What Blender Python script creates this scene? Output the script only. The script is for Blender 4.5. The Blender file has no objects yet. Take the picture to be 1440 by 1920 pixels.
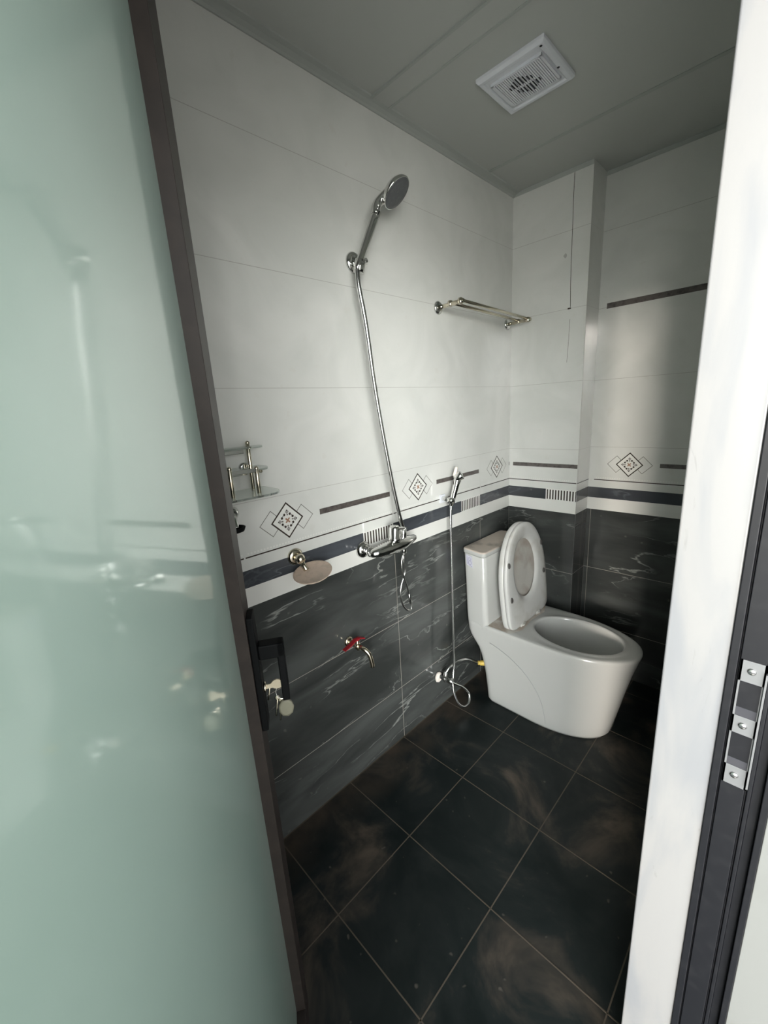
import bpy, bmesh, math, random
from mathutils import Vector, Matrix
random.seed(7)
C = bpy.context.scene.collection
scn = bpy.context.scene

# ------------------------------------------------------------------ camera
F_PX = 777.168
YAW, PITCH, ROLL = 0.8004, -0.2400, -0.0588
CAM = Vector((1.05909, -1.94194, 1.36567))
fw = Vector((-math.sin(YAW)*math.cos(PITCH), math.cos(YAW)*math.cos(PITCH), math.sin(PITCH)))
rt = Vector((math.cos(YAW), math.sin(YAW), 0)); up = rt.cross(fw)
r2 = rt*math.cos(ROLL) + up*math.sin(ROLL); u2 = -rt*math.sin(ROLL) + up*math.cos(ROLL)
cd = bpy.data.cameras.new('camera'); cam = bpy.data.objects.new('camera', cd); C.objects.link(cam)
cd.sensor_fit = 'HORIZONTAL'; cd.sensor_width = 36.0; cd.lens = 36.0*F_PX/1440.0
cd.clip_start = 0.02
cam.matrix_world = Matrix(((r2.x, u2.x, -fw.x, CAM.x), (r2.y, u2.y, -fw.y, CAM.y), (r2.z, u2.z, -fw.z, CAM.z), (0, 0, 0, 1)))
scn.camera = cam

# ------------------------------------------------------------------ light and exposure
w = bpy.data.worlds.new('overcast_sky'); scn.world = w; w.use_nodes = True
nt = w.node_tree; nt.nodes.clear()
wo = nt.nodes.new('ShaderNodeOutputWorld'); bg = nt.nodes.new('ShaderNodeBackground')
tc = nt.nodes.new('ShaderNodeTexCoord'); sx = nt.nodes.new('ShaderNodeSeparateXYZ'); cr = nt.nodes.new('ShaderNodeValToRGB')
nt.links.new(tc.outputs['Generated'], sx.inputs[0]); nt.links.new(sx.outputs['Z'], cr.inputs[0])
nt.links.new(cr.outputs[0], bg.inputs[0]); nt.links.new(bg.outputs[0], wo.inputs[0])
e = cr.color_ramp.elements
e[0].position = 0.0; e[0].color = (0.42, 0.415, 0.39, 1)
e[1].position = 1.0; e[1].color = (0.22, 0.23, 0.25, 1)
q = e.new(0.02); q.color = (0.95, 0.96, 0.92, 1)
q = e.new(0.20); q.color = (0.95, 0.96, 0.94, 1)
q = e.new(0.50); q.color = (0.27, 0.28, 0.29, 1)
SKY, GLOW = 1.9, 23.0                       # overall sky and its brighter side
dp = nt.nodes.new('ShaderNodeVectorMath'); dp.operation = 'DOT_PRODUCT'; nrm_ = nt.nodes.new('ShaderNodeVectorMath'); nrm_.operation = 'NORMALIZE'
nt.links.new(tc.outputs['Generated'], nrm_.inputs[0]); nt.links.new(nrm_.outputs[0], dp.inputs[0])
az, el_ = math.radians(-60), math.radians(1)
dp.inputs[1].default_value = (math.cos(az)*math.cos(el_), math.sin(az)*math.cos(el_), math.sin(el_))
mr = nt.nodes.new('ShaderNodeMapRange'); mr.interpolation_type = 'SMOOTHSTEP'
for k, v in (('From Min', 0.76), ('From Max', 0.97), ('To Min', SKY), ('To Max', SKY+GLOW)): mr.inputs[k].default_value = v
nt.links.new(dp.outputs['Value'], mr.inputs['Value']); nt.links.new(mr.outputs[0], bg.inputs[1])
sd = bpy.data.lights.new('daylight', 'SUN'); sd.energy = 2.3; sd.angle = math.radians(7); sd.color = (1.0, 0.90, 0.79)
so = bpy.data.objects.new('daylight', sd); C.objects.link(so); so.location = (1.9, -5, 2.6)
so.rotation_euler = Vector((-0.277, 0.955, -0.135)).to_track_quat('-Z', 'Y').to_euler()
scn.view_settings.view_transform = 'Standard'; scn.view_settings.look = 'None'
scn.view_settings.gamma = 1.0; scn.view_settings.use_curve_mapping = False
scn.view_settings.exposure = 0.75

# ------------------------------------------------------------------ materials
def mat(name, col, rough=0.5, metal=0.0, spec=0.5, coat=0.0, build=None, **kw):
    m = bpy.data.materials.new(name); m.use_nodes = True; b = m.node_tree.nodes['Principled BSDF']
    b.inputs['Base Color'].default_value = (*col, 1); b.inputs['Roughness'].default_value = rough
    b.inputs['Metallic'].default_value = metal; b.inputs['Specular IOR Level'].default_value = spec
    b.inputs['Coat Weight'].default_value = coat; b.inputs['Coat Roughness'].default_value = 0.03; b.inputs['Coat IOR'].default_value = 1.5
    for k, v in kw.items(): b.inputs[k].default_value = v
    if build: build(m.node_tree, b)
    return m
def mp(nt, scale=(1, 1, 1)):
    t = nt.nodes.new('ShaderNodeTexCoord'); g = nt.nodes.new('ShaderNodeMapping'); g.inputs['Scale'].default_value = scale
    nt.links.new(t.outputs['Object'], g.inputs['Vector']); return g.outputs[0]
def noise(nt, vec, s, det=4, dist=0.0, rough=0.5):
    n = nt.nodes.new('ShaderNodeTexNoise'); n.inputs['Scale'].default_value = s; n.inputs['Detail'].default_value = det
    n.inputs['Distortion'].default_value = dist; n.inputs['Roughness'].default_value = rough
    nt.links.new(vec, n.inputs['Vector']); return n.outputs['Fac']
def ramp(nt, fac, stops):
    r = nt.nodes.new('ShaderNodeValToRGB'); nt.links.new(fac, r.inputs[0]); el = r.color_ramp.elements
    el[0].position = stops[0][0]; el[0].color = (*stops[0][1], 1); el[1].position = stops[-1][0]; el[1].color = (*stops[-1][1], 1)
    for p, c in stops[1:-1]: x = el.new(p); x.color = (*c, 1)
    return r.outputs[0]
def mix(nt, a, b, f, mode='MIX'):
    x = nt.nodes.new('ShaderNodeMix'); x.data_type = 'RGBA'; x.blend_type = mode
    for s, i in ((f, 0), (a, 6), (b, 7)):
        if hasattr(s, 'type') and hasattr(s, 'links'): nt.links.new(s, x.inputs[i])
        else: x.inputs[i].default_value = s if i == 0 else (*s, 1)
    return x.outputs[2]
def g3(v): return (v, v, v)
def white_marble(nt, b):
    v = mp(nt); n = noise(nt, v, 4, 6, 1.2); c = ramp(nt, n, [(0.35, (0.56, 0.57, 0.545)), (0.6, (0.61, 0.615, 0.59))])
    s = noise(nt, v, 23, 3); f = ramp(nt, s, [(0.66, g3(0)), (0.72, g3(0.3))])
    nt.links.new(mix(nt, c, (0.55, 0.54, 0.5), f), b.inputs['Base Color'])
def dark_marble(base, vein, ax):
    def f(nt, b):
        v = mp(nt, (1.0, 0.9, 3.8)); n = noise(nt, v, 1.9, 5, 0.45, 0.52)
        vn = ramp(nt, n, [(0.493, g3(0)), (0.500, g3(1)), (0.511, g3(0.0))])
        msk = ramp(nt, noise(nt, mp(nt), 4.0, 4), [(0.46, g3(0)), (0.62, g3(0.7))])
        vm = mix(nt, vn, msk, 1.0, 'MULTIPLY')
        n2 = noise(nt, v, 1.9, 7, 0.5); cl = ramp(nt, n2, [(0.38, tuple(x*0.68 for x in base)), (0.50, base), (0.66, tuple(x*1.5 for x in base))])
        c = mix(nt, cl, vein, vm)
        sp = ramp(nt, noise(nt, mp(nt), 30, 1), [(0.74, g3(0)), (0.8, g3(0.35))])
        nt.links.new(mix(nt, c, (0.2, 0.19, 0.17), sp), b.inputs['Base Color'])
    return f
def floor_tile(nt, b):
    v = mp(nt); n = noise(nt, v, 3.2, 6, 0.8, 0.6)
    c = ramp(nt, n, [(0.42, (0.007, 0.012, 0.012)), (0.53, (0.015, 0.020, 0.020)), (0.60, (0.046, 0.042, 0.036)), (0.70, (0.11, 0.09, 0.07))])
    sx_ = nt.nodes.new('ShaderNodeSeparateXYZ'); nt.links.new(v, sx_.inputs[0])
    ed = nt.nodes.new('ShaderNodeMapRange'); ed.inputs['From Min'].default_value = 0.16; ed.inputs['From Max'].default_value = 0.0
    nt.links.new(sx_.outputs[0], ed.inputs[0])                  # grime gathers along the foot of the tiled wall
    dm = mix(nt, ed.outputs[0], ramp(nt, noise(nt, v, 7, 5), [(0.35, g3(0)), (0.6, g3(1))]), 1.0, 'MULTIPLY')
    c = mix(nt, c, (0.075, 0.058, 0.044), dm)
    sp = ramp(nt, noise(nt, v, 40, 1), [(0.74, g3(0)), (0.8, g3(0.5))])
    nt.links.new(mix(nt, c, (0.16, 0.14, 0.12), sp), b.inputs['Base Color'])
    r = ramp(nt, noise(nt, v, 5, 4), [(0.4, g3(0.34)), (0.65, g3(0.6))]); nt.links.new(r, b.inputs['Roughness'])
def dusty(base, dirt, s=14, a=0.45, z=0.65):
    def f(nt, b):
        n = noise(nt, mp(nt), s, 5, 0.4); m = ramp(nt, n, [(a, g3(0)), (z, g3(1))])
        nt.links.new(mix(nt, base, dirt, m), b.inputs['Base Color'])
    return f
def silver_build(nt, b):
    v = mp(nt, (6, 6, 1.2)); n = noise(nt, v, 3, 5, 0.6)
    c = ramp(nt, n, [(0.38, (0.125, 0.130, 0.138)), (0.55, (0.152, 0.153, 0.154))])
    s = ramp(nt, noise(nt, mp(nt, (8, 8, 1.5)), 9, 4, 1.0), [(0.68, g3(0)), (0.74, g3(0.5))])
    nt.links.new(mix(nt, c, (0.10, 0.10, 0.10), s), b.inputs['Base Color'])
def glass_build(nt, b):
    v = mp(nt); n = noise(nt, v, 2.2, 5, 0.5); c = ramp(nt, n, [(0.3, (0.37, 0.51, 0.45)), (0.7, (0.455, 0.60, 0.54))])
    s = ramp(nt, noise(nt, mp(nt, (1, 1, .5)), 11, 6, 1.5), [(0.68, g3(0)), (0.78, g3(0.35))])
    nt.links.new(mix(nt, c, (0.42, 0.48, 0.44), s), b.inputs['Base Color'])

M = {
 'white': mat('white_marble_tile', (0.7, 0.7, 0.66), 0.10, spec=0.5, build=white_marble),
 'dark': mat('dark_marble_tile', (0.05, 0.05, 0.05), 0.13, spec=0.5, build=dark_marble((0.053, 0.057, 0.055), (0.34, 0.35, 0.33), 0)),
 'navy': mat('navy_marble_band', (0.05, 0.06, 0.08), 0.13, spec=0.5, build=dark_marble((0.050, 0.055, 0.063), (0.15, 0.16, 0.17), 0)),
 'line': mat('dark_printed_line', (0.045, 0.035, 0.03), 0.2),
 'thin': mat('grey_printed_line', (0.16, 0.15, 0.14), 0.2),
 'dash': mat('brown_mosaic_strip', (0.12, 0.10, 0.09), 0.3, build=dusty((0.10, 0.088, 0.082), (0.055, 0.046, 0.044), 60)),
 'rust': mat('rust_flower_print', (0.30, 0.17, 0.12), 0.25),
 'greyp': mat('grey_petal_print', (0.30, 0.29, 0.28), 0.25),
 'pure': mat('clean_white_print', (0.66, 0.66, 0.63), 0.12),
 'grout': mat('pale_grout', (0.27, 0.25, 0.22), 0.7),
 'wgrout': mat('wall_tile_joint', (0.36, 0.355, 0.335), 0.5),
 'fgrout': mat('brown_floor_grout', (0.10, 0.082, 0.062), 0.8),
 'floor': mat('dark_floor_tile', (0.03, 0.03, 0.03), 0.35, spec=0.28, build=floor_tile),
 'ceil': mat('grey_ceiling_panel', (0.40, 0.415, 0.395), 0.38),
 'ceiltrim': mat('grey_ceiling_trim', (0.34, 0.36, 0.34), 0.35),
 'plaster': mat('outer_white_wall', (0.78, 0.79, 0.77), 0.6, build=dusty((0.78, 0.79, 0.77), (0.70, 0.71, 0.69), 5)),
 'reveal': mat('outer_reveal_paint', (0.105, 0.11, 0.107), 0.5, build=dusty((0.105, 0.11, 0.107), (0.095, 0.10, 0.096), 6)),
 'plate': mat('zinc_plate', (0.11, 0.115, 0.12), 0.4, metal=0.3),
 'silver': mat('pale_glossy_reveal', (0.5, 0.5, 0.5), 0.30, spec=0.6, build=silver_build),
 'black': mat('dark_frame_metal', (0.005, 0.0055, 0.007), 0.42, spec=0.2, build=dusty((0.005, 0.0055, 0.007), (0.007, 0.0075, 0.009), 60, 0.5, 0.7)),
 'brown': mat('dark_brown_door_metal', (0.026, 0.021, 0.019), 0.42, spec=0.22, build=dusty((0.026, 0.021, 0.019), (0.034, 0.027, 0.024), 25)),
 'hblack': mat('matt_black_handle', (0.003, 0.0035, 0.004), 0.55, spec=0.1),
 'glass': mat('frosted_green_glass', (0.4, 0.5, 0.47), 0.28, spec=1.0, coat=1.0, build=glass_build, **{'Coat Roughness': 0.065}),
 'chrome': mat('chrome', (0.72, 0.72, 0.70), 0.09, metal=1.0),
 'hose': mat('braided_steel', (0.62, 0.62, 0.61), 0.22, metal=1.0),
 'nickel': mat('warm_nickel', (0.62, 0.57, 0.46), 0.12, metal=1.0),
 'sprayface': mat('grey_nozzle_face', (0.075, 0.08, 0.085), 0.35, build=dusty((0.07, 0.075, 0.08), (0.09, 0.095, 0.10), 120)),
 'dish': mat('dusty_tan_plate', (0.50, 0.40, 0.32), 0.45, build=dusty((0.52, 0.41, 0.33), (0.43, 0.35, 0.28), 60)),
 'ceramic': mat('white_ceramic', (0.50, 0.505, 0.485), 0.16, spec=0.5, coat=0.4),
 'dirtyceramic': mat('dirty_ceramic', (0.6, 0.58, 0.53), 0.4, build=dusty((0.62, 0.60, 0.56), (0.38, 0.30, 0.23), 9, 0.42, 0.62)),
 'tanktop': mat('dusty_tank_cover', (0.5, 0.44, 0.38), 0.45, build=dusty((0.56, 0.49, 0.42), (0.22, 0.19, 0.16), 9, 0.52, 0.68)),
 'seat': mat('white_plastic_seat', (0.56, 0.56, 0.54), 0.22, build=dusty((0.57, 0.57, 0.55), (0.44, 0.42, 0.38), 8, 0.5, 0.72)),
 'seatin': mat('grimy_lid_lining', (0.45, 0.43, 0.39), 0.12, build=dusty((0.47, 0.455, 0.42), (0.34, 0.30, 0.26), 9, 0.45, 0.7)),
 'rubber': mat('grey_rubber', (0.07, 0.065, 0.06), 0.6),
 'groove': mat('moulded_groove', (0.36, 0.36, 0.36), 0.3),
 'paper': mat('pale_sticker', (0.60, 0.60, 0.68), 0.6),
 'ink': mat('blue_ink', (0.18, 0.17, 0.30), 0.6),
 'red': mat('red_enamel', (0.30, 0.012, 0.02), 0.3),
 'brass': mat('pale_brass', (0.70, 0.62, 0.48), 0.2, metal=1.0),
 'yellow': mat('yellow_plastic', (0.62, 0.45, 0.09), 0.4),
 'beige': mat('white_sealing_tape', (0.72, 0.66, 0.60), 0.7),
 'fanwhite': mat('white_fan_plastic', (0.62, 0.64, 0.68), 0.35),
 'void': mat('dark_void', (0.012, 0.013, 0.018), 0.8),
 'clear': mat('shelf_glass', (0.80, 0.86, 0.82), 0.05, build=None, **{'Transmission Weight': 0.9, 'IOR': 1.25}),
 'leather': mat('grey_green_fob', (0.17, 0.165, 0.12), 0.5),
 'hallfloor': mat('hall_floor_tile', (0.42, 0.41, 0.39), 0.5),
}

# ------------------------------------------------------------------ mesh builder
class MB:
    def __init__(s): s.bm = bmesh.new(); s.mats = []
    def mi(s, m):
        if m not in s.mats: s.mats.append(m)
        return s.mats.index(m)
    def face(s, pts, m, smooth=False):
        f = s.bm.faces.new([s.bm.verts.new(p) for p in pts]); f.material_index = s.mi(m); f.smooth = smooth; return f
    def box(s, a, b, m, fr=None):
        x0, y0, z0 = a; x1, y1, z1 = b
        P = [Vector(p) for p in ((x0,y0,z0),(x1,y0,z0),(x1,y1,z0),(x0,y1,z0),(x0,y0,z1),(x1,y0,z1),(x1,y1,z1),(x0,y1,z1))]
        if fr: P = [fr @ p for p in P]
        v = [s.bm.verts.new(p) for p in P]
        for q in ((0,3,2,1),(4,5,6,7),(0,1,5,4),(1,2,6,5),(2,3,7,6),(3,0,4,7)):
            f = s.bm.faces.new([v[i] for i in q]); f.material_index = s.mi(m)
    def rings(s, rr, m, cap0=True, cap1=True, smooth=True, closed=True):
        vs = [[s.bm.verts.new(p) for p in r] for r in rr]; n = len(vs[0]); k = s.mi(m)
        for a, b in zip(vs, vs[1:]):
            for i in range(n if closed else n-1):
                f = s.bm.faces.new((a[i], a[(i+1) % n], b[(i+1) % n], b[i])); f.material_index = k; f.smooth = smooth
        if cap0: f = s.bm.faces.new(vs[0][::-1]); f.material_index = k
        if cap1: f = s.bm.faces.new(vs[-1]); f.material_index = k
        return vs
    def lathe(s, o, ax, prof, m, n=28, caps=True, sy=1.0, ref=None):
        o = Vector(o); ax = Vector(ax).normalized()
        t = Vector(ref) if ref else (Vector((0, 0, 1)) if abs(ax.z) < .9 else Vector((1, 0, 0)))
        a = ax.cross(t).normalized(); b = ax.cross(a)
        s.rings([[o + ax*h + (a*math.cos(2*math.pi*i/n) + b*math.sin(2*math.pi*i/n)*sy)*max(r, 1e-5) for i in range(n)] for h, r in prof], m, caps, caps)
    def cyl(s, a, b, r, m, n=16, r1=None):
        a = Vector(a); b = Vector(b); L = (b-a).length; r1 = r if r1 is None else r1; c = min(r, r1)*.12
        s.lathe(a, b-a, [(0, r-c), (c, r), (L-c, r1), (L, r1-c)], m, n)
    def ball(s, o, r, m, ax=(0, 0, 1), k=1.0, n=20):
        s.lathe(o, ax, [(-r*k*math.cos(math.pi*i/10), r*math.sin(math.pi*i/10)) for i in range(11)], m, n)
    def tube(s, pts, r, m, n=10, sub=8, rib=0.0):
        P = [Vector(p) for p in pts]; Q = [P[0]*2-P[1]] + P + [P[-1]*2-P[-2]]; L = []
        for i in range(1, len(Q)-2):
            for j in range(sub):
                t = j/sub; a, b, c, d = Q[i-1], Q[i], Q[i+1], Q[i+2]
                L.append(0.5*((2*b)+(c-a)*t+(2*a-5*b+4*c-d)*t*t+(3*b-a-3*c+d)*t**3))
        L.append(P[-1]); rr = []; nrm = None
        for i, p in enumerate(L):
            t = (L[min(i+1, len(L)-1)]-L[max(i-1, 0)]).normalized()
            if nrm is None: nrm = t.cross(Vector((0.31, 0.2, 0.93))).normalized()
            nrm = (nrm - t*nrm.dot(t)).normalized(); b = t.cross(nrm); q = r*(1+rib*(i % 2))
            rr.append([p + (nrm*math.cos(2*math.pi*k/n)+b*math.sin(2*math.pi*k/n))*q for k in range(n)])
        s.rings(rr, m)
    def build(s, name, parent=None, loc=None, bevel=0.0):
        bmesh.ops.recalc_face_normals(s.bm, faces=s.bm.faces)
        me = bpy.data.meshes.new(name)
        if parent is not None:
            s.bm.transform(Matrix.Translation(-PO.get(parent.name, Vector())))
        elif loc is not None: s.bm.transform(Matrix.Translation(-Vector(loc)))
        s.bm.to_mesh(me); s.bm.free()
        for k in s.mats: me.materials.append(M[k])
        o = bpy.data.objects.new(name, me); C.objects.link(o)
        if parent is not None: o.parent = parent; PO[o.name] = PO.get(parent.name, Vector())
        elif loc is not None: o.location = loc; PO[o.name] = Vector(loc)
        if bevel:
            bv = o.modifiers.new('bevel', 'BEVEL'); bv.width = bevel; bv.segments = 3; bv.limit_method = 'ANGLE'
        return o
PO = {}
def thing(name, label, cat, loc, group=None):
    o = bpy.data.objects.new(name, None); C.objects.link(o); o.location = loc; o.empty_display_size = 0.05
    o['label'] = label; o['category'] = cat; PO[o.name] = Vector(loc)
    if group: o['group'] = group
    return o
def tag(o, label, cat, group=None):
    o['label'] = label; o['category'] = cat
    if group: o['group'] = group
    return o
def struct(o, label=None, cat=None):
    o['kind'] = 'structure'
    if label: o['label'] = label
    if cat: o['category'] = cat
    return o

# ------------------------------------------------------------------ tiled walls
H = 0.30; A0 = 0.2429; ZC = 2.2525; TOP = 2.262; ZD = A0+2*H         # tile height, first joint, ceiling, top of the dark tiles
G = 0.0022
class WallFrame:
    def __init__(s, mb, o, u, n): s.mb = mb; s.o = Vector(o); s.u = Vector(u); s.n = Vector(n)
    def P(s, a, z, e): return s.o + s.u*a + s.n*e + Vector((0, 0, z))
    def rect(s, a0, a1, z0, z1, m, e):
        s.mb.face([s.P(a0, z0, e), s.P(a1, z0, e), s.P(a1, z1, e), s.P(a0, z1, e)], m)
    def poly(s, pts, m, e): s.mb.face([s.P(a, z, e) for a, z in pts], m)
    def diamond(s, a, z, r, t, mo, mi, e):
        s.poly([(a-r, z), (a, z-r), (a+r, z), (a, z+r)], mo, e); q = r-t
        s.poly([(a-q, z), (a, z-q), (a+q, z), (a, z+q)], mi, e+0.0001)
    def bands(s, a0, a1):
        s.rect(a0, a1, 0, ZD, 'dark', 0.0002); s.rect(a0, a1, ZD, ZD+.058, 'pure', 0.0002)
        s.rect(a0, a1, ZD+.058, ZD+.109, 'navy', 0.0002); s.rect(a0, a1, ZD+.109, TOP, 'white', 0.0002)
        for z in (A0, A0+H): s.rect(a0, a1, z-G/2, z+G/2, 'grout', 0.0004)
        z = ZD+H
        while z < TOP: s.rect(a0, a1, z-.0008, z+.0008, 'wgrout', 0.0004); z += H
    def vjoint(s, a, z0=0, z1=ZD):
        s.rect(a-G/2, a+G/2, z0, z1, 'grout', 0.0005)
        s.rect(a-.0005, a+.0005, ZD+.003, ZD+H, 'wgrout', 0.0005)
    def clip(s, u0, u1, a0, a1): return max(u0, a0), min(u1, a1)
    def deco(s, t, a0, a1, bars=True):     # one printed tile whose left edge is at t, cut to a0..a1
        def R(u0, u1, z0, z1, m, e):
            x0, x1 = max(t+u0, a0), min(t+u1, a1)
            if x1-x0 > 0.0008: s.rect(x0, x1, ZD+z0, ZD+z1, m, e)
        R(.005, .595, .1435, .1475, 'line', 0.0005)
        R(.268, .586, .214, .232, 'dash', 0.0005)
        for i in range(58):
            u = .012+i*.0101; R(u, u+.005, .153, .158, 'pure', 0.0005)
        if bars: R(.443, .595, .056, .111, 'pure', 0.0005)
        for i in range(11 if bars else 0): R(.448+i*.0135, .4545+i*.0135, .060, .107, 'line', 0.0006)
        c = t+.150; z = ZD+.2225
        if a0 < c-.03 and c+.08 < a1+.06:
            for du in (-.0525, .0525):
                if a0-.01 < c+du-.039 and c+du+.039 < a1: s.diamond(c+du, z, .0395, .0028, 'thin', 'white', 0.0005)
            s.diamond(c, z, .0555, .0062, 'line', 'pure', 0.0008)
            k = math.sqrt(.5)
            def rot(p, q): return (c+(p-q)*k, z+(p+q)*k)
            def sq(p, q, h_, m, e): s.poly([rot(p-h_, q-h_), rot(p+h_, q-h_), rot(p+h_, q+h_), rot(p-h_, q+h_)], m, e)
            def dot(p, q, r_, m, e, n=9): s.poly([(rot(p, q)[0]+r_*math.cos(6.283*i/n), rot(p, q)[1]+r_*math.sin(6.283*i/n)) for i in range(n)], m, e)
            for p in (-1, 1):
                for q in (-1, 1):
                    sq(p*.0185, q*.0185, .0050, 'greyp', 0.0012); dot(p*.0215, q*.0215, .0022, 'line', 0.0014); dot(p*.0155, q*.0155, .0016, 'thin', 0.0014)
                    for a_, b_ in ((.0195, .0062), (.0062, .0195)): dot(p*a_, q*b_, .0040, 'line', 0.0012)
                    for a_, b_ in ((.0125, .0115),): dot(p*a_, q*b_, .0026, 'thin', 0.0011)
                    dot(p*.0055, q*.0055, .0062, 'pure', 0.0016, 12)
            for p, q in ((.0205, 0), (-.0205, 0), (0, .0205), (0, -.0205)): dot(p, q, .0020, 'thin', 0.0013)
            for h_, w_ in ((.0095, .0024), (.0024, .0095)):
                s.poly([rot(-h_, -w_), rot(h_, -w_), rot(h_, w_), rot(-h_, w_)], 'rust', 0.0018 if h_ > w_ else .0019)
YF = -2.55                                  # wall behind the open door
# left wall: x = 0
mb = MB(); mb.box((-.12, YF-.12, 0), (0, .30, TOP+.1), 'plaster'); W = WallFrame(mb, (0, 0, 0), (0, 1, 0), (1, 0, 0))
W.bands(YF, 0)
U0 = -.2753
for k in range(-4, 1):
    t = U0+.5952*k
    if k != -2: W.vjoint(t)
    if t < 0: W.deco(t, YF, -.001, k > -3)
W.deco(U0-.5952*5, YF, 0)
W.rect(-.002, 0, 0, ZD, 'grout', .0006)
struct(mb.build('wall_left'))
# boxed-in corner: face y = 0 up to x = .34, side x = .34
BX, CY = .3398, .1436
mb = MB(); mb.box((0, .0, 0), (BX, CY, TOP+.05), 'plaster'); W = WallFrame(mb, (0, 0, 0), (1, 0, 0), (0, -1, 0))
W.bands(0, BX); W.deco(-.2475, .0, BX-.002)
cr_ = [(.266, 2.245), (.2645, 2.15), (.267, 2.05), (.2665, 1.95), (.2685, 1.85), (.272, 1.748), (.2735, 1.70), (.2715, 1.62), (.268, 1.525)]
for (a, z), (b, y) in zip(cr_, cr_[1:]):
    h = .0022 if z > 1.75 else .0012
    if z == 1.748: continue
    W.poly([(b, y), (b+h, y), (a+h, z), (a, z)], 'line', 0.0007)
W.rect(.262, .276, 1.7405, 1.7465, 'line', 0.0007)
random.seed(3)
n = 11; W.poly([(.243+.008*math.cos(6.283*i/n)*random.uniform(.6, 1.1), 1.953+.010*math.sin(6.283*i/n)*random.uniform(.6, 1.1)) for i in range(n)], 'wgrout', 0.0006)
W = WallFrame(mb, (BX, 0, 0), (0, 1, 0), (1, 0, 0)); W.bands(0, CY)
W.rect(.0, .002, 0, TOP, 'wgrout', .0006); W.rect(CY-.003, CY, 0, ZD, 'grout', .0006)
W.rect(.0, CY, ZD+.1435, ZD+.1475, 'line', .0006)
struct(mb.build('wall_corner'))
# far wall: y = CY
WX = .956
mb = MB(); mb.box((-.12, CY, 0), (1.3, CY+.15, TOP+.1), 'plaster'); W = WallFrame(mb, (0, CY, 0), (1, 0, 0), (0, -1, 0))
W.bands(BX, WX); W.deco(.360, .360, WX)
W.rect(.358, .360, 0, ZD, 'grout', .0006)
W.rect(.372, WX, 1.738, 1.760, 'dash', 0.0005)
struct(mb.build('wall_back'))
# wall with the doorway: x = WX .. 1.16
YJ, YH = -1.302, -2.10; XO = 1.17; ZH = 1.985
mb = MB()
mb.box((WX, YJ+.012, 0), (XO, CY, TOP+.1), 'plaster'); mb.box((WX, YF-.12, 0), (1.088, YH-.045, TOP+.1), 'plaster')
mb.box((WX, YH-.045, ZH+.045), (XO, YJ+.012, TOP+.1), 'plaster')
W = WallFrame(mb, (WX, 0, 0), (0, 1, 0), (-1, 0, 0))
for a0, a1 in ((YJ+.014, CY), (YF, YH-.047)):
    W.bands(a0, a1)
    for k in range(-5, 1):
        t = -.25+.6*k; W.deco(t, a0, a1)
        if a0 < t < a1: W.vjoint(t)
W.rect(YH-.045, YJ+.012, ZH+.05, TOP, 'white', .0002)
struct(mb.build('wall_right'))
mb = MB(); mb.box((-.12, YF-.12, 0), (XO, YF, TOP+.1), 'plaster'); W = WallFrame(mb, (0, YF, 0), (1, 0, 0), (0, 1, 0))
W.bands(0, WX); W.deco(.1, 0, WX); W.deco(.7, 0, WX); W.vjoint(.7)
struct(mb.build('wall_front'))
# floor
mb = MB(); mb.box((-.12, YF-.12, -.12), (XO, CY+.15, 0), 'floor')
g = .3015
for i in range(1, 4):
    x = .3037+g*(i-1); mb.box((x-.0016, YF, 0), (x+.0016, CY, .0005), 'fgrout')
for j in range(-8, 5):
    y = -.8770+g*j
    if YF < y < CY: mb.box((0, y-.0016, 0), (WX, y+.0016, .0005), 'fgrout')
mb.box((0, YF, 0), (.004, 0, .0007), 'fgrout')
struct(mb.build('floor'))
# ceiling of grey panels with cover battens
mb = MB(); mb.box((-.12, YF-.12, TOP), (XO, CY+.15, TOP+.12), 'ceil')
for y in (-2.05, -1.45, -.855, -.252):
    wd = .036 if y == -.855 else .004
    for s in (-wd, wd): mb.box((0, y+s-.004, TOP-(.0045 if wd > .01 else .0015)), (WX, y+s+.004, TOP), 'ceiltrim')
    mb.box((0, y-wd+.003, TOP-(.003 if wd > .01 else .001)), (WX, y+wd-.003, TOP), 'ceil')
struct(mb.build('ceiling'))
def trim_prof(path_a, path_b, nrm, name):
    mb = MB(); n = Vector(nrm); a = Vector(path_a); b = Vector(path_b)
    pr = [(0, ZC-.006), (.004, ZC-.006), (.008, ZC-.001), (.018, ZC+.004), (.030, ZC+.0065), (.032, TOP), (0, TOP)]
    mb.rings([[p + n*u + Vector((0, 0, z)) for u, z in pr] for p in (a, b)], 'ceiltrim', smooth=False)
    struct(mb.build(name))
trim_prof((0.0003, YF, 0), (0.0003, -.0003, 0), (1, 0, 0), 'trim_1')
trim_prof((0, -.0003, 0), (BX, -.0003, 0), (0, -.15, 0), 'trim_2')
trim_prof((BX, CY-.0003, 0), (WX, CY-.0003, 0), (0, -.15, 0), 'trim_3')

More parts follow.
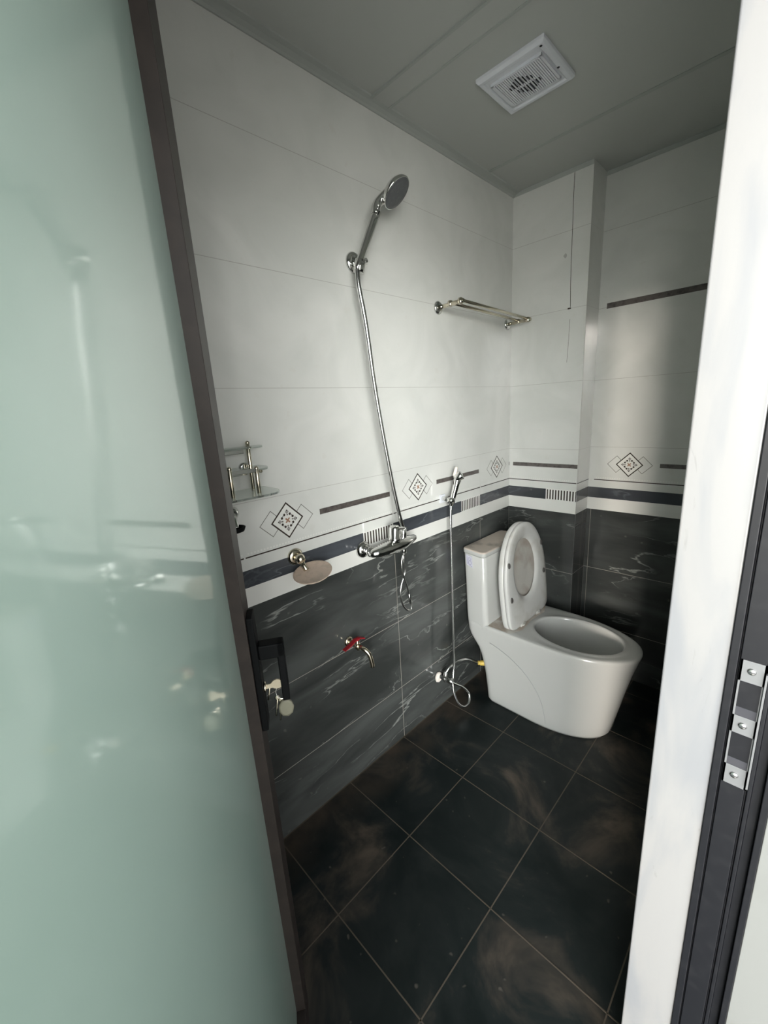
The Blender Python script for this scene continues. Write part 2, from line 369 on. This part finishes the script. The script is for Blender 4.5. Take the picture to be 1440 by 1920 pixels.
# ------------------------------------------------------------------ door reveal, frame, strike plate
mb = MB()
mb.box((WX-.001, YJ, 0), (1.0245, YJ+.0125, ZH), 'silver')
mb.box((WX-.001, YH-.045, 0), (1.0245, YH-.035, ZH), 'silver'); mb.box((WX-.001, YH-.035, ZH-.01), (1.0245, YJ, ZH), 'silver')
struct(mb.build('trim_4', bevel=.0025), 'pale glossy reveal lining the inner side of the right door jamb', 'door reveal')
mb = MB()
def jamb(sgn, y0):
    def b(x0, x1, d, m='black'):
        ys = sorted((y0+sgn*.0125, y0-sgn*d)); mb.box((x0, ys[0], 0), (x1, ys[1], ZH+.04), m)
    b(1.0247, 1.0335, .004); b(1.0335, 1.0355, -.003); b(1.0355, 1.0610, .001); b(1.0610, 1.0635, -.003); b(1.0635, 1.0680, .0005)
    b(1.0680, 1.0790, -.006); b(1.0790, 1.0865, .004)
jamb(1, YJ); jamb(-1, YH-.035)
for z0, x0, x1 in ((ZH-.012, 1.0247, 1.0335), (ZH-.004, 1.0335, 1.079), (ZH-.012, 1.079, 1.0865)):
    mb.box((x0, YH-.035, z0), (x1, YJ, ZH+.04), 'black')
fr = struct(mb.build('trim_5', bevel=.0009), 'dark grey grooved metal door frame on the right jamb', 'door frame')
mb = MB(); XP, Y0 = 1.0500, YJ-.001
z0, z1 = .846, 1.034
for a, b in ((z0, z0+.030), (.927, .953), (z1-.030, z1)): mb.box((XP-.0135, Y0-.0012, a), (XP+.0125, Y0, b), 'plate')
mb.box((XP-.0135, Y0-.0012, z0), (XP-.0115, Y0, z1), 'plate'); mb.box((XP+.0095, Y0-.0012, z0), (XP+.0125, Y0, z1), 'plate')
mb.box((XP+.0115, Y0-.006, z0+.006), (XP+.0135, Y0, z1-.010), 'plate')
mb.box((XP-.0115, Y0-.0004, z0+.03), (XP+.0095, Y0+.0002, .927), 'void'); mb.box((XP-.0115, Y0-.0004, .953), (XP+.0095, Y0+.0002, z1-.03), 'void')
mb.box((XP-.0115, Y0-.0011, z0+.042), (XP+.0095, Y0-.0003, .926), 'black'); mb.box((XP-.0115, Y0-.0011, .966), (XP+.0095, Y0-.0003, z1-.031), 'black')
sp = mb.build('strike_plate', fr); sp['label'] = 'chrome strike plate with two latch openings'
for z in (z0+.016, .940, z1-.014):
    mb = MB(); mb.lathe((XP-.002, Y0-.001, z), (0, -1, 0), [(0, .0048), (.0012, .0044), (.002, .003), (.0021, .0002)], 'hose', 18)
    mb.box((XP-.0055, Y0-.0032, z-.0006), (XP+.0015, Y0-.0028, z+.0006), 'void'); mb.build('screw', sp)
mb = MB(); mb.lathe((1.0725, YJ+.007, 1.075), (0, -1, 0), [(0, .003), (.004, .003), (.005, .0022)], 'chrome', 12); mb.build('screw', fr)
mb = MB(); mb.box((1.0868, YJ-.0015, 0), (XO+.002, YJ+.0125, ZH+.05), 'reveal'); mb.box((1.0868, YH-.0475, 0), (1.090, YH-.034, ZH+.05), 'reveal')
mb.box((1.0868, YH-.034, ZH+.038), (XO+.002, YJ-.0015, ZH+.05), 'reveal')
struct(mb.build('trim_6', bevel=.001), 'white outer reveal beside the dark door frame', 'door reveal')
mb = MB(); mb.box((XO, -4.2, -.12), (3.4, .3, -.02), 'hallfloor'); struct(mb.build('floor_outside'))

# ------------------------------------------------------------------ open door leaf
AL = math.radians(58.25); NN = Vector((math.cos(AL), math.sin(AL), 0)); EE = Vector((-math.sin(AL), math.cos(AL), 0))
OD = Vector((CAM.x, CAM.y, 0)) - NN*0.116
SAG = 0.034                                 # the leaf hangs a little out of plumb
E1 = EE*math.cos(SAG)+Vector((0, 0, math.sin(SAG))); Z1 = Vector((0, 0, math.cos(SAG)))-EE*math.sin(SAG)
FR = Matrix(((E1.x, NN.x, Z1.x, OD.x), (E1.y, NN.y, Z1.y, OD.y), (E1.z, NN.z, Z1.z, 0), (0, 0, 0, 1)))    # door axes: e along the leaf, n out of its face
S0, S1, SH, ZB, ZT = .671, .731, -.075, .010, 1.940
door = thing('door_1', 'open door with frosted green glass and thin dark brown frame', 'door', tuple(FR @ Vector((SH, 0, 0)))); door['kind'] = 'structure'
mb = MB(); mb.box((SH+.03, -.006, ZB+.03), (S0+.004, 0, ZT-.03), 'glass', FR); o_ = mb.build('glass_pane', door)
def bars(name, e0, e1, z0, z1, lab=None):
    mb = MB(); mb.box((e0, -.022, z0), (e1, .0195, z1), 'brown', FR); o = mb.build(name, door, bevel=.0012)
    return o
st = bars('stile', S0, S1, -.018, ZT); bars('stile', SH, SH+.05, ZB, ZT)
bars('rail', SH+.05, S0, ZT-.06, ZT); bars('rail', SH+.05, S0, ZB, ZB+.06)
mb = MB(); ZP0, ZP1 = .813, 1.032; EC = S0+.023
mb.box((EC-.018, .0195, ZP0), (EC+.018, .0305, ZP1), 'hblack', FR); hp = mb.build('handle_plate', door, bevel=.002)
mb = MB(); mb.box((EC-.011, .0305, .948), (EC+.011, .0725, .975), 'hblack', FR); mb.box((EC-.011, .0600, .861), (EC+.011, .0725, .975), 'hblack', FR)
mb.build('lever', hp, bevel=.0025)
mb = MB(); mb.lathe(FR @ Vector((EC, .0305, .889)), NN, [(0, .009), (.003, .009), (.004, .008)], 'nickel', 20); mb.build('lock_cylinder', hp)
# keys hanging from the lock
KZ = .889
keys = thing('key_ring', 'bunch of keys with a grey-green fob hanging from the door lock', 'keys', tuple(FR @ Vector((EC, .035, KZ))))
mb = MB(); mb.box((EC-.0012, .034, KZ-.004), (EC+.0012, .046, KZ+.004), 'brass', FR)
mb.lathe(FR @ Vector((EC-.0014, .053, KZ+.002)), EE, [(0, .0105), (.0028, .0105)], 'brass', 16, sy=.85); mb.build('key', keys)
mb = MB(); c = FR @ Vector((EC, .060, KZ-.016))
mb.tube([c + NN*(.011*math.cos(t)) + Vector((0, 0, .014*math.sin(t))) for t in [6.2832*i/12 for i in range(13)]], .0009, 'chrome', 8, 4); mb.build('ring', keys)
mb = MB(); c = FR @ Vector((EC-.003, .063, KZ-.050))
mb.lathe(c, EE, [(0, .010), (.001, .0135), (.005, .0135), (.006, .010)], 'leather', 9, sy=1.3); mb.build('fob', keys)
for dn, dz, tl in ((.050, -.030, .035), (.056, -.036, .040), (.040, -.004, .026)):
    mb = MB(); p = FR @ Vector((EC+.004, dn, KZ+dz))
    q = p + Vector((0, 0, -tl)) - NN*.006
    mb.cyl(p, q, .0016, 'nickel', 8); mb.ball(p, .005, 'nickel', EE, .35); mb.build('key', keys)

# ------------------------------------------------------------------ toilet
YC = -.278
toilet = thing('toilet', 'white one-piece toilet with its seat and lid raised', 'toilet', (.38, YC, 0))
def outline(xb, xf, wd, z, r=.03, xs=None, na=6, ns=8, nf=22, wb=None):
    wb = wd if wb is None else wb; xs = (xb+xf)*.5 if xs is None else xs; h = []
    for i in range(3): h.append((xb, (wb-r)*i/3))
    for i in range(na+1):
        a = math.pi/2*i/na; h.append((xb+r-r*math.cos(a), wb-r+r*math.sin(a)))
    for i in range(1, ns): t = i/ns; h.append((xb+r+(xs-xb-r)*t, wb+(wd-wb)*t))
    for i in range(nf+1):
        a = math.pi/2*i/nf; h.append((xs+(xf-xs)*math.sin(a)**.94, wd*max(math.cos(a), 0)**.92))
    pts = [(x, y) for x, y in h[:-1]] + [(h[-1][0], 0)] + [(x, -y) for x, y in h[-2:0:-1]]
    return [Vector((x, YC+y, z)) for x, y in pts]
mb = MB()
R = []
for z, xb, xf, wd in ((0.0005, .138, .630, .162), (.012, .134, .636, .167), (.06, .130, .645, .168), (.13, .122, .660, .170), (.19, .112, .672, .172), (.24, .098, .683, .174),
                      (.27, .085, .690, .175), (.30, .062, .697, .177), (.325, .046, .704, .178), (.35, .038, .711, .180), (.372, .036, .717, .181), (.384, .036, .720, .182), (.391, .038, .718, .180), (.394, .042, .711, .175)):
    R.append(outline(xb, xf, wd, z, r=.035, xs=.36+(xf-.63)*.3, wb=wd-.003))
mb.rings(R, 'ceramic', True, False)
top = R[-1]; cx, cy = .476, YC
def inner(k, z, ax_=.178, bw=.128):
    out = []
    for p in top:
        a = math.atan2(p.y-cy, p.x-cx); ca, sa = math.cos(a), math.sin(a)
        rr = 1/math.sqrt((ca/ax_)**2+(sa/bw)**2); out.append(Vector((cx+ca*rr*k, cy+sa*rr*k, z)))
    return out
rr = [top, [t*.5+i*.5 for t, i in zip(top, inner(1.12, .394))]]
rr = [top] + [[t*(1-f)+i*f for t, i in zip(top, inner(1.10, .394))] for f in (.35, .7, 1)] + [inner(1.04, .397), inner(1.0, .394), inner(.985, .386)]
mb.rings(rr, 'ceramic', False, False)
mb.rings([inner(.985, .386), inner(1.0, .36), inner(.96, .31), inner(.85, .26), inner(.62, .22), inner(.40, .19), inner(.3, .17)], 'ceramic', False, True)
bmesh.ops.remove_doubles(mb.bm, verts=mb.bm.verts, dist=1e-5)
body = mb.build('bowl', toilet)
# moulded curve on the flank
mb = MB()
path = []
for x, z in ((.165, .318), (.21, .305), (.27, .278), (.33, .236), (.375, .185), (.405, .13), (.42, .07), (.428, .02)):
    wv = .158+.022*min(z/.35, 1)+.001
    if z > .012: wv = max(wv, .163)
    path.append((x, YC-(.1653+.0165*max(z-.05, 0)/.3), z))
mb.tube(path, .0011, 'groove', 8, 6); mb.build('moulded_groove', toilet)
# dusty deck behind the bowl
mb = MB(); pts = [(.15, .170), (.26, .172), (.285, .11), (.275, 0), (.285, -.11), (.26, -.172), (.15, -.170)]
mb.face([(x, YC+y, .3946) for x, y in pts], 'dirtyceramic'); mb.build('dusty_deck', toilet)
# cistern
def rrect(x0, x1, w0, w1, z, r=.022):
    P = []
    for (cx_, cy_, a0) in ((x1-r, w1-r, 0), (x0+r, w0-r, 90), (x0+r, -(w0-r), 180), (x1-r, -(w1-r), 270)):
        for i in range(7):
            a = math.radians(a0+15*i); P.append(Vector((cx_+r*math.cos(a), YC+cy_+r*math.sin(a), z)))
    return P
mb = MB()
mb.rings([rrect(.050, .146, .160, .172, .330), rrect(.038, .150, .172, .179, .372), rrect(.035, .150, .1725, .181, .40), rrect(.031, .148, .171, .182, .44), rrect(.024, .144, .168, .183, .57), rrect(.017, .140, .168, .184, .714), rrect(.019, .138, .166, .182, .717)], 'ceramic')
mb.build('cistern', toilet)
mb = MB()
mb.rings([rrect(.017, .140, .168, .185, .7185, .018), rrect(.0145, .142, .1695, .187, .7205, .018), rrect(.0145, .142, .1695, .187, .736, .018)], 'ceramic', True, False)
mb.rings([rrect(.0145, .142, .1695, .187, .736, .018), rrect(.0165, .140, .1675, .185, .740, .017), rrect(.020, .136, .164, .181, .741, .016)], 'tanktop', False, True)
mb.build('cistern_lid', toilet)['label'] = 'dust-covered cistern lid'
# raised seat and lid
LA = math.radians(6.0); V0 = Vector((.267, YC+.008, .3956)); VV = Vector((-math.sin(LA), 0, math.cos(LA))); VN = Vector((math.cos(LA), 0, math.sin(LA))); VU = Vector((0, 1, 0))
def egg(k=1.0, n=72, ins=0.0):
    P = []
    for i in range(n):
        a = 2*math.pi*i/n; s_, c_ = math.sin(a), math.cos(a)
        if c_ >= 0: v = .190+(.264-ins)*c_; u = (.186-ins)*math.copysign(abs(s_)**.94, s_)
        else:
            v = .190+(.190-ins)*math.copysign(abs(c_)**.22, c_); wv = .181+.005*max(0, min(1, v/.19))
            u = (wv-ins)*math.copysign(abs(s_)**.24, s_)
        P.append((u, v))
    return P
def hole(n=72, k=1.0):
    return [(.102*k*math.sin(2*math.pi*i/n), .246+.140*k*math.cos(2*math.pi*i/n)) for i in range(n)]
def pl(P, d): return [V0+VU*u+VV*v+VN*d for u, v in P]
mb = MB(); mb.rings([pl(egg(ins=.005), -.042), pl(egg(), -.037), pl(egg(), -.0195), pl(egg(ins=.003), -.0175)], 'seat', True, False)
mb.rings([pl(egg(ins=.003), -.017), pl(egg(ins=.03), -.0175), pl(hole(k=1.02), -.024), pl(hole(k=.6), -.029)], 'seatin', False, True)
mb.build('lid', toilet)
mb = MB(); mb.rings([pl(hole(k=.96), -.014), pl(egg(ins=.003), -.0165), pl(egg(), -.0145), pl(egg(), -.003), pl(egg(ins=.004), 0), pl(egg(ins=.02), .001), pl(hole(k=1.2), -.001), pl(hole(k=1.07), -.004), pl(hole(k=1.0), -.010), pl(hole(k=.96), -.014)], 'seat', False, False)
seat = mb.build('seat', toilet)
for u, v in ((-.156, .145), (-.155, .300), (.156, .185), (.150, .325)):
    mb = MB(); mb.lathe(V0+VU*u+VV*v, VN, [(0, .0085), (.004, .008), (.006, .006)], 'rubber', 16, sy=1.5); mb.build('rubber_bumper', seat)
for u in (-.075, .075):
    mb = MB(); p = V0+VU*u+VN*-.004; mb.cyl(p+Vector((0, -.022, .004)), p+Vector((0, .022, .004)), .008, 'seat'); mb.cyl((p.x, p.y, .394), (p.x, p.y, .402), .012, 'seat')
    mb.build('hinge', toilet)
# sticker on the cistern flank
def tankp(x, z, e=.0006):
    f = (z-.57)/(.714-.57); x0 = .024-.007*f; x1 = .144-.004*f; w0 = .168; w1 = .183+.001*f
    t = (x-x0-.022)/(x1-x0-.044); return Vector((x, YC-(w0+(w1-w0)*t)-e-.0012, z))
mb = MB(); mb.face([tankp(.034, .712), tankp(.072, .710), tankp(.076, .655), tankp(.038, .665)], 'paper')
def st_(pts): mb.tube([tankp(x, z, .0009) for x, z in pts], .0006, 'ink', 6, 4)
ZS = .018
for cx_, cz, rx, rz in ((.057, .676, .0075, .0075), (.060, .660, .009, .009)):
    st_([(cx_+rx*math.cos(t), cz+ZS+rz*math.sin(t)) for t in [6.2832*i/8 for i in range(9)]])
st_([(.047, .692), (.049, .677), (.048, .670)]); st_([(.043, .703), (.044, .672)]); st_([(.042, .671), (.072, .662)])
mb.build('sticker', toilet)['label'] = 'pale sticker with blue scribble'
mb = MB(); mb.cyl((.094, -.425, .168), (.122, -.400, .165), .012, 'yellow', 12); mb.cyl((.086, -.432, .169), (.098, -.421, .1677), .010, 'yellow', 6)

# ------------------------------------------------------------------ water supply hose, angle valve, bidet sprayer
yc = mb.build('hose_nut', toilet); yc['label'] = 'yellow plastic hose nut'
VL = (.045, -.632, .170)
valve = thing('angle_valve', 'small angle valve with white sealing tape low on the dark tiles', 'valve', (.0, VL[1], VL[2]))
mb = MB(); mb.cyl((0, VL[1], VL[2]), (.045, VL[1], VL[2]), .010, 'hose'); mb.cyl((.038, VL[1]+.004, VL[2]-.018), (.038, VL[1]+.012, VL[2]+.030), .009, 'hose', 12)
mb.cyl((.045, VL[1], VL[2]), (.078, VL[1]+.010, VL[2]-.004), .013, 'chrome'); mb.build('valve_body', valve)
mb = MB(); mb.lathe((0.001, VL[1]-.002, VL[2]-.006), (1, 0, 0), [(0, .018), (.004, .021), (.010, .019), (.015, .013)], 'beige', 14, sy=1.25); mb.build('sealing_tape', valve)['label'] = 'lumpy white sealing tape'
mb = MB(); mb.tube([(.040, -.622, .196), (.046, -.604, .214), (.056, -.572, .228), (.068, -.530, .228), (.076, -.490, .212), (.082, -.455, .186), (.087, -.433, .1695)], .0062, 'hose', 10, 8, .06)
tag(mb.build('supply_hose'), 'short braided hose curving from the angle valve to the toilet', 'hose')
spray = thing('bidet_sprayer', 'small chrome bidet sprayer in its wall holder left of the toilet', 'bidet sprayer', (.0, -.55, .985))
BH = Vector((.048, -.570, .985))
mb = MB(); mb.box((0, BH.y-.015, BH.z-.012), (.006, BH.y+.017, BH.z+.022), 'fanwhite'); mb.cyl((.004, BH.y, BH.z+.006), (.035, BH.y, BH.z+.006), .010, 'chrome')
mb.lathe(BH+Vector((0, 0, -.008)), (0, .0, 1), [(0, .011), (0, .016), (.022, .017), (.022, .012)], 'chrome', 20); mb.build('wall_holder', spray)
mb = MB(); ax = Vector((.010, .020, .075)).normalized()
mb.lathe(BH+Vector((0, 0, -.020)), ax, [(0, .008), (.02, .010), (.05, .012), (.085, .013), (.11, .016), (.118, .012)], 'chrome', 20)
hd = BH+ax*.098
mb.lathe(hd, Vector((.65, .35, .45)), [(-.012, .010), (0, .017), (.022, .019), (.026, .017), (.027, .002)], 'chrome', 24); mb.build('spray_head', spray)
mb = MB(); mb.cyl(hd+ax*.004+Vector((-.008, -.006, .004)), hd+ax*.034+Vector((-.006, -.006, .012)), .008, 'beige', 12, .006); mb.build('trigger', spray)
mb = MB()
mb.tube([BH+Vector((0, 0, -.018)), (.050, -.577, .90), (.052, -.579, .75), (.054, -.582, .60), (.057, -.586, .45), (.060, -.588, .33), (.063, -.590, .24), (.066, -.602, .185), (.075, -.618, .145),
         (.085, -.622, .105), (.10, -.615, .062), (.118, -.595, .040), (.122, -.562, .045), (.110, -.545, .075), (.096, -.565, .112), (.084, -.600, .142), (.074, -.622, .160)], .0052, 'hose', 10, 8, .05)
mb.build('hose', spray)

# ------------------------------------------------------------------ hand shower, its hose and the mixer
sh = thing('hand_shower', 'chrome hand shower with round head held high on the white wall', 'shower', (0, -1.0, 1.79))
B0 = Vector((.062, -1.018, 1.788))
mb = MB(); mb.lathe((0, -.985, 1.812), (1, 0, 0), [(0, .030), (.004, .031), (.010, .027), (.014, .012)], 'chrome', 32, sy=1.0)
mb.cyl((.012, -.985, 1.812), (.045, -1.003, 1.797), .011, 'chrome'); mb.lathe(B0+Vector((-.006, .002, -.022)), (.1, .22, .95), [(0, .011), (0, .016), (.034, .017), (.034, .012)], 'chrome', 24)
mb.cyl(B0+Vector((-.02, .012, .01)), B0+Vector((-.012, .044, .018)), .010, 'chrome'); mb.build('wall_bracket', sh)
HT = Vector((.085, -.955, 1.930))
mb = MB(); d = (HT-B0); L = d.length
mb.lathe(B0-d.normalized()*.02, d, [(0, .007), (.008, .010), (.03, .0105), (.08, .0115), (.15, .0125), (L+.02, .0135)], 'chrome', 24)
HC = Vector((.125, -.912, 1.978)); ND = Vector((.593, .247, -.734)).normalized()
mb.tube([HT-d.normalized()*.01, HT+d.normalized()*.02-ND*.006, HC-ND*.016], .0135, 'chrome', 16, 6)
mb.lathe(HC, ND, [(-.026, .006), (-.022, .020), (-.014, .036), (-.004, .0455), (.003, .0475), (.006, .0460)], 'chrome', 48); mb.build('handset', sh)
mb = MB(); mb.lathe(HC+ND*.0055, ND, [(0, .0450), (.0015, .0440), (.002, .034), (.0022, .0005)], 'sprayface', 48); mb.build('nozzle_plate', sh)['label'] = 'round grey nozzle plate'
mb = MB(); MT = Vector((.068, -.888, .930))
mb.tube([B0-d.normalized()*.015, B0+Vector((.002, -.008, -.06)), (.070, -1.012, 1.62), (.076, -.998, 1.45), (.080, -.978, 1.30), (.080, -.950, 1.15), (.076, -.918, 1.02), MT+Vector((0, 0, .0142))], .0072, 'hose', 12, 12, .035)
mb.build('hose', sh)
mx = thing('mixer_tap', 'chrome single-lever shower mixer tap at the foot of the long hose', 'tap', (0, -.93, .90))
def escutcheon(y, z):
    mb = MB(); mb.lathe((0, y, z), (1, 0, 0), [(0, .031), (.003, .031), (.010, .027), (.016, .021), (.017, .016)], 'chrome', 32); mb.cyl((.012, y, z), (.048, y, z), .0135, 'chrome', 20)
    mb.lathe((.034, y, z), (1, 0, 0), [(0, .019), (.014, .019)], 'chrome', 6); mb.build('wall_flange', mx)
escutcheon(-1.030, .893); escutcheon(-.870, .893)
mb = MB(); Q = []
for y, rz_, rx_, dx, dz in ((-1.052, .004, .006, .060, .000), (-1.045, .013, .016, .062, 0), (-1.02, .019, .024, .066, 0), (-.98, .024, .029, .068, .0), (-.94, .026, .031, .068, 0), (-.90, .024, .029, .068, 0), (-.86, .018, .022, .066, .002), (-.828, .011, .014, .064, .004), (-.815, .004, .005, .062, .005)):
    Q.append([Vector((dx+rx_*math.cos(6.2832*i/28), y, .893+dz+rz_*math.sin(6.2832*i/28))) for i in range(28)])
mb.rings(Q, 'chrome'); mb.build('mixer_body', mx)
mb = MB(); mb.lathe((.070, -.938, .910), (.05, .02, .99), [(0, .022), (.016, .023), (.018, .0205), (.052, .0195), (.058, .016), (.060, .002)], 'chrome', 32)
mb.tube([(.074, -.936, .955), (.094, -.930, .962), (.116, -.924, .962)], .0055, 'chrome', 12, 5)
mb.build('lever', mx)
mb = MB(); mb.cyl(MT+Vector((0, 0, -.022)), MT+Vector((0, 0, .014)), .0115, 'chrome', 8); mb.build('hose_nut', mx)
mb = MB(); mb.cyl((.072, -.895, .88), (.074, -.897, .856), .010, 'chrome', 16); mb.build('outlet', mx)
mb = MB()
mb.tube([(.074, -.897, .858), (.074, -.900, .825), (.072, -.893, .79), (.070, -.898, .765), (.070, -.915, .735), (.070, -.922, .70), (.070, -.912, .655), (.070, -.890, .625), (.070, -.868, .618), (.070, -.866, .640), (.070, -.872, .672), (.072, -.886, .72), (.074, -.904, .765), (.075, -.913, .80), (.075, -.912, .83), (.074, -.900, .852)], .0038, 'hose', 8, 6)
mb.cyl((.070, -.8675, .645), (.071, -.876, .685), .0062, 'hose', 10)
tag(mb.build('hanging_loop'), 'thin twisted steel loop hanging under the mixer tap', 'wire')

# ------------------------------------------------------------------ small fittings on the left wall
sd_ = thing('soap_dish', 'round dusty tan soap dish on a wall arm below the first diamond tile', 'soap dish', (0, -1.30, .945))
mb = MB(); FY, FZ = -1.305, .948
mb.lathe((0, FY, FZ), (1, 0, 0), [(0, .026), (.005, .026), (.010, .021), (.012, .014)], 'nickel', 32)
mb.ball((.028, FY, FZ-.002), .0165, 'nickel', (1, 0, 0)); mb.cyl((.030, FY, FZ-.008), (.052, FY+.004, FZ-.034), .0085, 'nickel'); mb.build('wall_arm', sd_)
mb = MB(); DC = Vector((.078, FY+.008, .9065)); mb.lathe(DC, (0.12, -.22, .97), [(0, .030), (.001, .050), (.006, .0565), (.009, .0585), (.010, .0570), (.0085, .053), (.006, .030), (.006, .0005)], 'dish', 48); mb.build('dish', sd_)['label'] = 'round dusty tan dish'
bt = thing('wall_tap', 'small wall tap with red lever handle on the dark tiles', 'tap', (0, -1.135, .575))
TP = Vector((0, -1.128, .575))
mb = MB(); mb.lathe(TP, (1, 0, 0), [(0, .019), (.003, .019), (.007, .014), (.009, .009)], 'brass', 24); mb.cyl(TP+Vector((.006, 0, 0)), TP+Vector((.05, .002, 0)), .009, 'brass')
mb.lathe(TP+Vector((.042, 0, 0)), (1, 0, 0), [(0, .013), (.016, .013)], 'brass', 6); mb.cyl(TP+Vector((.048, .001, .004)), TP+Vector((.048, .001, .022)), .007, 'brass')
mb.tube([TP+Vector((.05, .002, 0)), TP+Vector((.075, .006, -.004)), TP+Vector((.090, .014, -.020)), TP+Vector((.096, .019, -.050)), TP+Vector((.097, .020, -.070))], .0082, 'brass', 14, 6); mb.build('tap_body', bt)
mb = MB(); mb.rings([[TP+Vector((.048+dx, dy, .024+dz))+Vector((a*.008, 0, b*.0022)) for a, b in ((-1, 1), (1, 1), (1, -1), (-1, -1))] for dx, dy, dz in ((.002, .030, -.004), (0, .010, .004), (0, -.008, .004), (.002, -.030, -.004), (.004, -.062, -.010))], 'red', smooth=False)
mb.lathe(TP+Vector((.048, .001, .024)), (0, 0, 1), [(0, .009), (.006, .008), (.008, .004)], 'red', 12); mb.build('lever', bt, bevel=.001)['label'] = 'red lever'
rk = thing('towel_rack', 'double-bar chrome towel rack high on the wall near the corner', 'towel rack', (0, -.30, 1.73))
for y, z in ((-.565, 1.733), (-.043, 1.722)):
    mb = MB(); mb.lathe((0, y, z), (1, 0, 0), [(0, .024), (.004, .024), (.009, .019), (.011, .010)], 'chrome', 32); mb.cyl((.009, y, z), (.118, y, z+.003), .0078, 'nickel')
    for x in (.058, .104): mb.lathe((x, y, z+.002), (0, 0, 1), [(-.009, .008), (-.006, .0105), (.008, .0105), (.012, .007)], 'nickel', 16)
    mb.build('bracket', rk)
for x in (.058, .104):
    mb = MB(); mb.cyl((x, -.565, 1.740), (x, -.043, 1.729), .0058, 'nickel'); mb.build('bar', rk)
shf = thing('glass_shelf_rack', 'stepped chrome rack with small glass shelves beside the door edge', 'shelf', (0, -1.47, 1.19))
def shelf(z, x1, y0, y1):
    mb = MB(); r = min(x1*.48, .055); P = []
    for cx_, cy_, a0 in ((x1-r, y1-r, 0), (.006+.004, y1-.004, 90), (.010, y0+.004, 180), (x1-r, y0+r, 270)):
        rr_ = r if a0 in (0, 270) else .004
        for i in range(9):
            a = math.radians(a0+11.25*i); P.append((cx_+rr_*math.cos(a), cy_+rr_*math.sin(a)))
    mb.rings([[Vector((x, y, zz)) for x, y in P] for zz in (z, z+.005)], 'clear', smooth=False); mb.build('glass_shelf', shf)
shelf(1.290, .052, -1.60, -1.385); shelf(1.236, .095, -1.60, -1.392); shelf(1.176, .135, -1.64, -1.385)
for x, y, z0_, z1_ in ((.020, -1.420, 1.172, 1.303), (.095, -1.443, 1.176, 1.243), (.095, -1.513, 1.176, 1.250), (.020, -1.56, 1.172, 1.303)):
    mb = MB(); mb.cyl((x, y, z0_), (x, y, z1_), .0055, 'nickel'); mb.ball((x, y, z1_), .006, 'nickel'); mb.build('post', shf)
for x, y0_, y1_, z in ((.020, -1.56, -1.435, 1.283), (.060, -1.52, -1.452, 1.232), (.095, -1.513, -1.443, 1.240)):
    mb = MB(); mb.box((x-.004, y0_, z-.006), (x+.004, y1_, z+.004), 'hose'); mb.build('rail', shf, bevel=.001)
for y in (-1.43, -1.55):
    mb = MB(); mb.lathe((0, y, 1.236), (1, 0, 0), [(0, .016), (.006, .016), (.009, .010)], 'chrome', 20); mb.cyl((.006, y, 1.236), (.095, y, 1.234), .004, 'nickel'); mb.build('wall_mount', shf)
cup = thing('cup_holder', 'chrome knob and dark dish of a wall holder just past the door edge', 'holder', (0, -1.50, 1.11))
mb = MB(); mb.lathe((0, -1.482, 1.122), (1, 0, 0), [(0, .019), (.006, .019), (.014, .014), (.02, .008)], 'chrome', 24); mb.cyl((.012, -1.482, 1.122), (.060, -1.500, 1.092), .007, 'chrome'); mb.build('wall_knob', cup)
mb = MB(); mb.lathe((.060, -1.508, 1.086), (0, 0, 1), [(0, .020), (.002, .026), (.012, .030), (.013, .026), (.004, .020), (.004, .001)], 'hblack', 28); mb.build('dish', cup)['label'] = 'black round dish'

# ------------------------------------------------------------------ ceiling fan
fan = thing('ceiling_fan', 'square white extractor fan cover on the grey ceiling', 'fan', (.365, -.607, TOP))
FX, FY_ = .362, -.606; s = .100
mb = MB(); mb.rings([[Vector((FX+a*k, FY_+b*k, z)) for a, b in ((-1, -1), (1, -1), (1, 1), (-1, 1))] for k, z in ((s, TOP), (s, TOP-.008), (s-.006, TOP-.014), (s-.016, TOP-.014), (s-.020, TOP-.010))], 'fanwhite', False, True, smooth=False)
mb.build('cover', fan, bevel=.0012)
mb = MB()
for i in range(24):
    x = FX-.066+i*.0057; mb.box((x, FY_-.058, TOP-.0175), (x+.0036, FY_+.058, TOP-.0098), 'fanwhite')
mb.box((FX-.072, FY_-.062, TOP-.0165), (FX-.066, FY_+.062, TOP-.0098), 'fanwhite'); mb.box((FX+.070, FY_-.062, TOP-.0165), (FX+.076, FY_+.062, TOP-.0098), 'fanwhite')
mb.box((FX-.072, FY_+.058, TOP-.0165), (FX+.076, FY_+.064, TOP-.0098), 'fanwhite'); mb.box((FX-.072, FY_-.064, TOP-.0165), (FX+.076, FY_-.058, TOP-.0098), 'fanwhite')
mb.build('grille', fan)
mb = MB()
for sy_ in (-1, 1):
    for i in range(8):
        u = (i-3.5)/4.2; ln = .030*(1-abs(u)); x = FX-.002+sy_*.006+u*.038
        y0_, y1_ = sorted((FY_+sy_*.006, FY_+sy_*(.010+ln+.004)))
        mb.box((x, y0_, TOP-.0182), (x+.0034, y1_, TOP-.0172), 'void')
mb.build('air_slots', fan)['label'] = 'two dark triangular groups of air slots'
for dx, dy in ((.086, -.086), (.086, .02)):
    mb = MB(); mb.lathe((FX+dx, FY_+dy, TOP-.0138), (0, 0, -1), [(0, .004), (.001, .003)], 'void', 12); mb.build('screw', fan)
